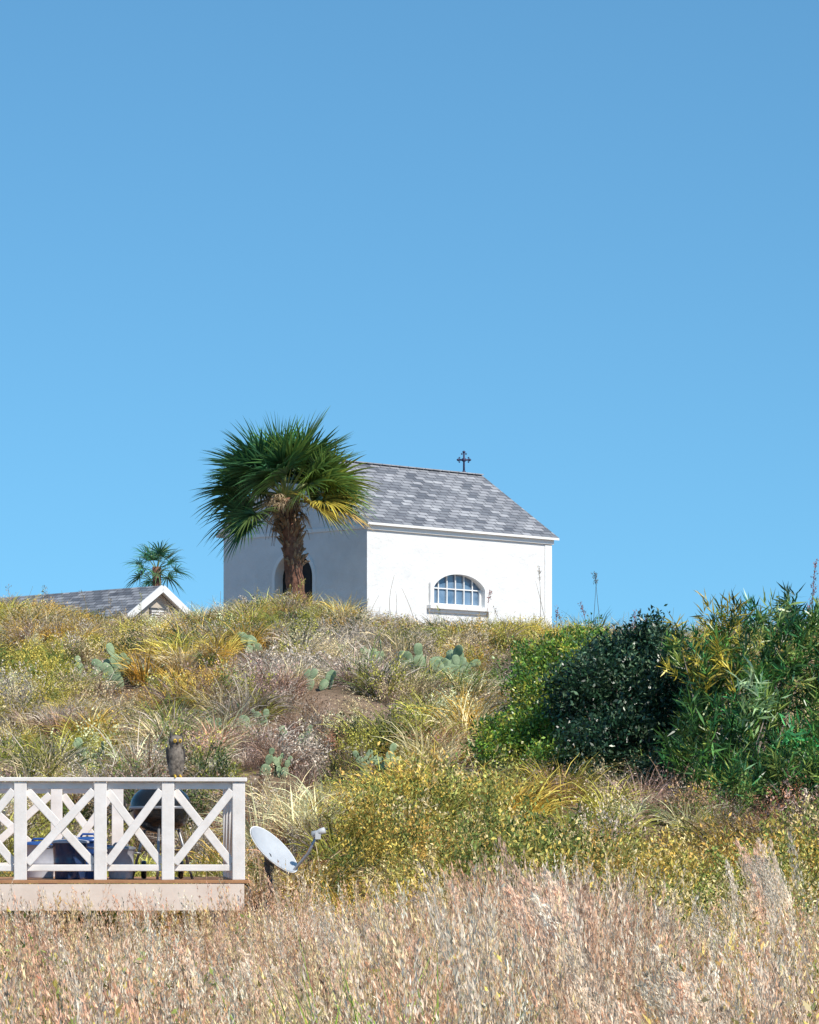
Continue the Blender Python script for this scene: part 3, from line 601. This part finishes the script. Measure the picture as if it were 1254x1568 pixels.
# taller seed plumes
PX=[];PYY=[];PS=[]
for (x,yt,y0,n) in((905,1262,19,4),(930,1300,18,6),(950,1340,17,6),(990,1410,17,5),(1015,1450,15,4),(925,1340,24,5),(1100,1420,18,4),(1140,1440,15,4),(1190,1420,17,4),(650,1345,27,5),(680,1355,26,4),(755,1325,25,5),(840,1350,26,5),(1235,1250,30,6),(1170,1265,31,6),(1135,1345,24,3),(560,1400,22,4),(870,1350,24,5),(1215,1470,13,4),(720,1400,22,4),(450,1430,22,4),(250,1410,25,4),(100,1420,24,4),(800,1370,24,5),(1060,1370,24,3),(345,1420,22,3),(30,1400,26,4),(960,1480,14,4),(1060,1480,14,4)):
    for i in range(n): Yy=y0+random.uniform(-1.,1.); PX.append(XA(x+random.uniform(-34,34),Yy)); PYY.append(Yy); PS.append((ZC-(yt+random.uniform(0,55)-HY)/F*Yy-gh(PX[-1],Yy)))
PX=np.array(PX);PYY=np.array(PYY); n=len(PX)
field('plume_grass',PX,PYY,np.full(n,1.0),np.array([(.96,.78,.60),(.93,.66,.48),(.97,.86,.70)])[rng.integers(0,3,n)],C_plume,5,.04,np.array(PS)*1.02,False)
# ------------------------------------------------------------------ big shrubs
def shrub(name,blobs,ncl,nper,cr,ll,lw,tintf,base,mat=P_leaf,upb=.3,nbr=26,clusterdir=False,lum=1.0):
    e=empty(name,base); B=np.array([b[:3] for b in blobs]); Rr=np.array([b[3:6] for b in blobs]); vol=Rr.prod(1)**.67
    bi=rng.choice(len(blobs),ncl,p=vol/vol.sum()); d=unit(rng.normal(size=(ncl,3))); q=rng.beta(3.2,1.0,ncl)
    lump=1+lum*(.16*np.sin(d[:,0]*7+bi)+.13*np.sin(d[:,2]*9+d[:,1]*5))+.06*lum*rng.normal(size=ncl)
    CC=B[bi]+d*Rr[bi]*(q*lump)[:,None]; CC[:,2]=np.maximum(CC[:,2],height(CC[:,0],CC[:,1])+.08)
    ct=tintf(CC,d)
    idx=np.repeat(np.arange(ncl),nper); n=len(idx)
    if clusterdir:
        axv=unit(d*.6+np.array([0,0,.9])+rng.normal(size=d.shape)*.3); tpos=rng.random(n)[:,None]
        Cc=CC[idx]+axv[idx]*(tpos-.6)*cr*2; D=axv[idx]*.75+unit(rng.normal(size=(n,3)))*.8
    else:
        Cc=CC[idx]+rng.normal(size=(n,3))*cr*np.array([1,1,.8]); D=rng.normal(size=(n,3))+d[idx]*.6+np.array([0,0,upb])
    v,f=leaf_geo(Cc,D,ll*rng.uniform(.65,1.25,n),lw*rng.uniform(.75,1.2,n))
    ob=npmesh('leaves',v-np.array(base),f,[mat],np.repeat(ct[idx],4,0),np.repeat(rng.random(n),4)); ob.parent=e
    br=MB(); bb=Vector(base)
    for i in rng.choice(ncl,nbr,replace=False):
        t_=(Vector(CC[i])*.8+Vector(B[bi[i]])*.2)-bb; st=Vector((t_.x*.25+random.uniform(-.1,.1),t_.y*.3,-.1+gh(bb.x+t_.x*.25,bb.y+t_.y*.3)-bb.z))
        if t_.y<-.2: t_.y=-.2
        mid=st.lerp(t_,.5)+Vector((random.uniform(-.12,.12),random.uniform(0,.15),random.uniform(-.05,.15)))
        br.tube([st,st.lerp(mid,.5)+Vector((random.uniform(-.05,.05),0,0)),mid,t_],[.03,.022,.015,.004],6)
    br.obj('branches',[M_branch],e); return e
def B(px,py,Y,rx,ry,rz_=None):
    w=W(px,py,Y); return (w.x,w.y,w.z,rx,ry,rz_ or rx)
def tf(cols,probs):
    cols=np.array(cols)
    return lambda CC,d: cols[rng.choice(len(cols),len(CC),p=probs)]*rng.uniform(.75,1.25,(len(CC),1))
bs=ground_hit(955,1228,40)
shrub('evergreen_shrub',[B(950,1055,47.5,.66,.8,.55),B(1000,1015,47.8,.5,.6,.48),B(895,1060,47.4,.4,.6,.5),B(960,1135,47,.68,.8,.5),B(1040,1080,47.2,.5,.6,.7),B(895,1155,46.5,.36,.6,.42),B(985,980,48,.34,.4,.24),B(930,1005,48,.3,.4,.22),B(890,1205,46,.25,.5,.18),B(1010,1190,46,.35,.5,.25)],
      1300,26,.085,.075,.034,tf([(.016,.05,.024),(.035,.09,.042),(.15,.24,.13)],[.60,.24,.16]),(bs.x,bs.y,bs.z),lum=1.3)  # pale share of the leaf clusters is painted-in highlight on the dark base
b2=ground_hit(812,1185,40)
shrub('green_bush',[B(820,1135,48.2,.5,.6,.45),B(770,1150,47.8,.38,.5,.32),B(845,1075,48.8,.42,.5,.42),B(810,1060,49.5,.3,.4,.35),B(850,1015,50.5,.42,.5,.36),B(850,1175,46.8,.4,.5,.3),B(895,985,51.5,.38,.5,.26),B(810,1015,51,.28,.4,.28),B(760,1120,49,.25,.4,.2)],
      1000,24,.075,.06,.028,tf([(.11,.24,.035),(.24,.38,.05),(.48,.47,.07),(.05,.12,.03)],[.33,.27,.22,.18]),(b2.x,b2.y,b2.z))
b3=ground_hit(1130,1245,40)
def oltint(CC,d):
    px=CC[:,0]/CC[:,1]*F+CX; n=len(CC); c=np.array([(.035,.10,.03),(.10,.23,.045),(.30,.38,.09),(.07,.26,.08)])[rng.choice(4,n,p=[.40,.28,.20,.12])]
    yel=(px<1135)&(px>1020)&(CC[:,2]>3.6)&(rng.random(n)<.45); c[yel]=(.56,.46,.07); return c*rng.uniform(.75,1.3,(n,1))
shrub('oleander_bush',[B(1130,1060,46,.7,.8,.75),B(1080,1015,46.3,.5,.6,.45),B(1210,1010,46,.6,.8,.6),B(1180,1130,45.3,.8,.8,.6),B(1075,1150,45.2,.5,.6,.55),B(1290,1080,46,.6,.8,.9),B(1240,1185,44.5,.7,.7,.4),B(1130,1200,44.4,.6,.6,.3),B(1110,955,46.5,.35,.5,.28),B(1215,950,46.6,.4,.5,.22),B(1340,1000,46.5,.6,.8,.5),B(1390,1130,46,.7,.8,.8)],
      900,20,.17,.20,.023,oltint,(b3.x,b3.y,b3.z),clusterdir=True,nbr=40,lum=1.2)
def sprig(c,tint,n=60,r=.25,l=.24,w=.034):
    C=np.tile(np.array(c),(n,1))+rng.normal(size=(n,3))*r*.35; D=unit(rng.normal(size=(n,3)))+np.array([0,-.5,.3]); return leaf_geo(C,D,l*rng.uniform(.6,1.2,n),w)
parts=[];tt=[]
for (px_,py_,tc) in((1150,1050,(.5,.66,.36)),(1165,1075,(.42,.6,.3)),(1150,1090,(.35,.52,.2)),(1212,1128,(.14,.55,.18)),(1240,1140,(.1,.45,.14)),(1190,940,(.3,.4,.12)),(1080,1150,(.12,.3,.06))):
    w_=W(px_,py_,44.5); v,f=sprig(w_,tc,30); parts.append((v,f,np.repeat(rng.random(len(f)),4))); tt.append(np.tile(np.array(tc),(len(v),1)))
v,f,r=merge(parts); so=npmesh('young_leaves',v,f,[P_leaf],np.concatenate(tt),r); so.parent=bpy.data.objects['oleander_bush']; so.location=-Vector((b3.x,b3.y,b3.z))
# ------------------------------------------------------------------ cacti
def cactus(g_,s=1,n=9,seed=0):
    r=random.Random(seed); mb=MB()
    def pad(base,dirv,face,h,wd):
        x_=dirv.cross(face).normalized(); y_=x_.cross(dirv); M=Matrix.Translation(base+dirv*h*.5)@Matrix((x_,y_,dirv)).transposed().to_4x4()
        pr=[(max(.001,math.sin(math.pi*k/8)**.8)*(1+.15*math.cos(math.pi*k/8)*-1),-.5*math.cos(math.pi*k/8)*h) for k in range(9)]
        mb.lathe([(a_*wd/2,z_) for a_,z_ in pr],14,0,M,1,.16); return base+dirv*h,x_,dirv
    for i in range(n):
        a_=r.uniform(0,6.28); d_=Vector((r.uniform(-.5,.5),r.uniform(-.3,.3),1)).normalized(); fc=Vector((math.cos(a_),math.sin(a_),0)) if i%2 else Vector((r.uniform(-.4,.4),-1,.2)).normalized()
        b0=Vector((r.uniform(-.28,.28),r.uniform(-.2,.2),-.04)); h=r.uniform(.22,.32); tip,xx,dd=pad(b0,d_,fc,h,h*.72)
        for j in range(r.choice([1,2,2])):
            d2=(dd+xx*r.uniform(-.8,.8)).normalized(); h2=h*r.uniform(.75,.95); t2,x2,_=pad(tip-dd*h*.06+xx*r.uniform(-.05,.05),d2,fc,h2,h2*.7)
            if r.random()<.4: pad(t2-d2*.02,(d2+x2*r.uniform(-.6,.6)).normalized(),fc,h2*.7,h2*.5)
    ob=mb.obj('prickly_pear_cactus',[M_cactus],None,g_); ob.scale=(s,s,s)
for i,c in enumerate(CACT): cactus(CG[i],c[2],c[3],i)
# ------------------------------------------------------------------ tall stalks on the skyline
parts=[];tt=[]
def stalk(px,ytop,ybase,Y,tint,lean=0,head=60,hl=.3,wd=.012,curve=.1):
    a_=W(px,ybase,Y); b=W(px+lean,ytop,Y); n=8; P=[]
    for i in range(n+1):
        s=i/n; q=a_.lerp(b,s); q=q+Vector((curve*math.sin(s*math.pi),0,0)); P.append(np.array(q))
    V=[];
    for i,p_ in enumerate(P): ww=wd*(1-.6*i/n)/2; V+= [p_-[ww,0,0],p_+[ww,0,0]]
    V=np.array(V); Fq=np.array([[2*i,2*i+1,2*i+3,2*i+2] for i in range(n)]); parts.append((V,Fq,np.full(len(V),.5))); tt.append(np.tile(tint,(len(V),1)))
    V2=V+0; V2[0::2]=np.array(P)-[0,wd/2,0]; V2[1::2]=np.array(P)+[0,wd/2,0]; parts.append((V2,Fq,np.full(len(V),.5))); tt.append(np.tile(tint,(len(V),1)))
    if head:
        L=np.linalg.norm(P[-1]-P[0]); t0=1-hl/L; s=t0+(1-t0)*rng.random(head); i0=np.minimum((s*n).astype(int),n-1); PP=np.array(P); f=(s*n-i0)[:,None]
        C=PP[i0]*(1-f)+PP[i0+1]*f+rng.normal(size=(head,3))*.02; D=np.tile(PP[-1]-PP[-2],(head,1)); D=unit(D)+rng.normal(size=(head,3))*.5
        v,q=leaf_geo(C,D,.05*rng.uniform(.6,1.3,head),.016); parts.append((v,q,np.repeat(rng.random(head),4))); tt.append(np.tile(np.array(tint),(len(v),1)))
st=(.42,.34,.24); rd=(.35,.12,.1); bl=(.2,.22,.22)
for a_ in ((925,878,975,74,bl,-14,90,.25),(905,890,975,74,bl,8,0,.2),(890,922,975,74,rd,-2,50,.3),(850,930,975,75,rd,4,40,.25),(862,940,975,75,st,-6,30,.2),(973,935,990,70,rd,-2,60,.35),(985,945,990,70,rd,4,40,.3),
           (825,868,965,77,st,0,40,.3),(840,890,960,77,st,-20,0,.2),(750,905,965,77,rd,0,50,.25),(590,905,955,77,st,16,0,.2),(640,900,955,77,st,-25,0,.2),(610,880,955,77,st,-6,0,.2),(560,912,960,77,st,20,0,.2),
           (1250,858,980,60,rd,0,70,.5),(1243,900,990,60,rd,6,60,.4),(1105,930,1000,56,st,-5,0,.2),(330,905,950,77,st,8,0,.2),(300,920,950,77,st,-8,0,.2),(770,930,965,77,st,-14,20,.2),(120,905,940,77,st,4,20,.2)):
    px_,yt,yb,Y_,tc,ln,hd,hl=a_; stalk(px_,yt,yb+25,Y_,tc,ln,hd,hl,curve=random.uniform(-.15,.15),wd=.016)
for i in range(70):
    x_=random.uniform(-20,1270); h_=random.uniform(15,45); yb=np.interp(x_,[0,200,330,440,530,600,850,1254],[935,948,955,925,945,965,978,960]); stalk(x_,yb-h_,yb+25,75.5,random.choice([st,(.5,.42,.14),(.36,.36,.1)]),random.uniform(-16,16),random.choice([0,0,14]),.15,.010,random.uniform(-.1,.1))
v,f,r=merge(parts); npmesh('tall_grass_stalks',v,f,[P_stalk],np.concatenate(tt),r)
# ------------------------------------------------------------------ light
sd=Vector((.70,-.714,0)).normalized(); EL=math.radians(44)
tosun=Vector((sd.x*math.cos(EL),sd.y*math.cos(EL),math.sin(EL)))
sl=bpy.data.lights.new('sun','SUN'); sl.energy=5.0; sl.angle=math.radians(.5); sl.color=(1,.94,.84)
so=bpy.data.objects.new('sun',sl); scene.collection.objects.link(so); so.rotation_euler=(-tosun).to_track_quat('-Z','Y').to_euler(); so.location=(30,-20,60)
wd=bpy.data.worlds.new('World'); scene.world=wd; wd.use_nodes=True; nt=wd.node_tree; nt.nodes.clear()
sk=nt.nodes.new('ShaderNodeTexSky'); sk.sky_type='NISHITA'; sk.sun_disc=False; sk.sun_elevation=EL; sk.sun_rotation=math.atan2(sd.x,sd.y)
sk.air_density=1.0; sk.dust_density=0.0; sk.ozone_density=3.0; sk.altitude=0
tc=nt.nodes.new('ShaderNodeTexCoord'); va=nt.nodes.new('ShaderNodeVectorMath'); va.operation='ADD'; va.inputs[1].default_value=(0,0,.135)
vn=nt.nodes.new('ShaderNodeVectorMath'); vn.operation='NORMALIZE'
nt.links.new(tc.outputs['Generated'],va.inputs[0]); nt.links.new(va.outputs[0],vn.inputs[0]); nt.links.new(vn.outputs[0],sk.inputs['Vector'])
hs=nt.nodes.new('ShaderNodeMixRGB'); hs.blend_type='MULTIPLY'; hs.inputs[0].default_value=1; hs.inputs[2].default_value=(.66,1.10,1.15,1)
bg=nt.nodes.new('ShaderNodeBackground'); bg.inputs['Strength'].default_value=.14; wo=nt.nodes.new('ShaderNodeOutputWorld')
nt.links.new(sk.outputs[0],hs.inputs[1]); nt.links.new(hs.outputs[0],bg.inputs[0]); nt.links.new(bg.outputs[0],wo.inputs[0])
# ------------------------------------------------------------------ camera
cam=bpy.data.cameras.new('camera'); co=bpy.data.objects.new('camera',cam); scene.collection.objects.link(co)
co.location=(0,0,ZC); co.rotation_euler=(math.pi/2,0,0); cam.sensor_fit='HORIZONTAL'; cam.sensor_width=36; cam.lens=36*F/1254
cam.shift_y=(HY-784)/1254; cam.clip_start=.5; cam.clip_end=10000; scene.camera=co
scene.view_settings.view_transform='Standard'; scene.view_settings.look='None'; scene.view_settings.exposure=0
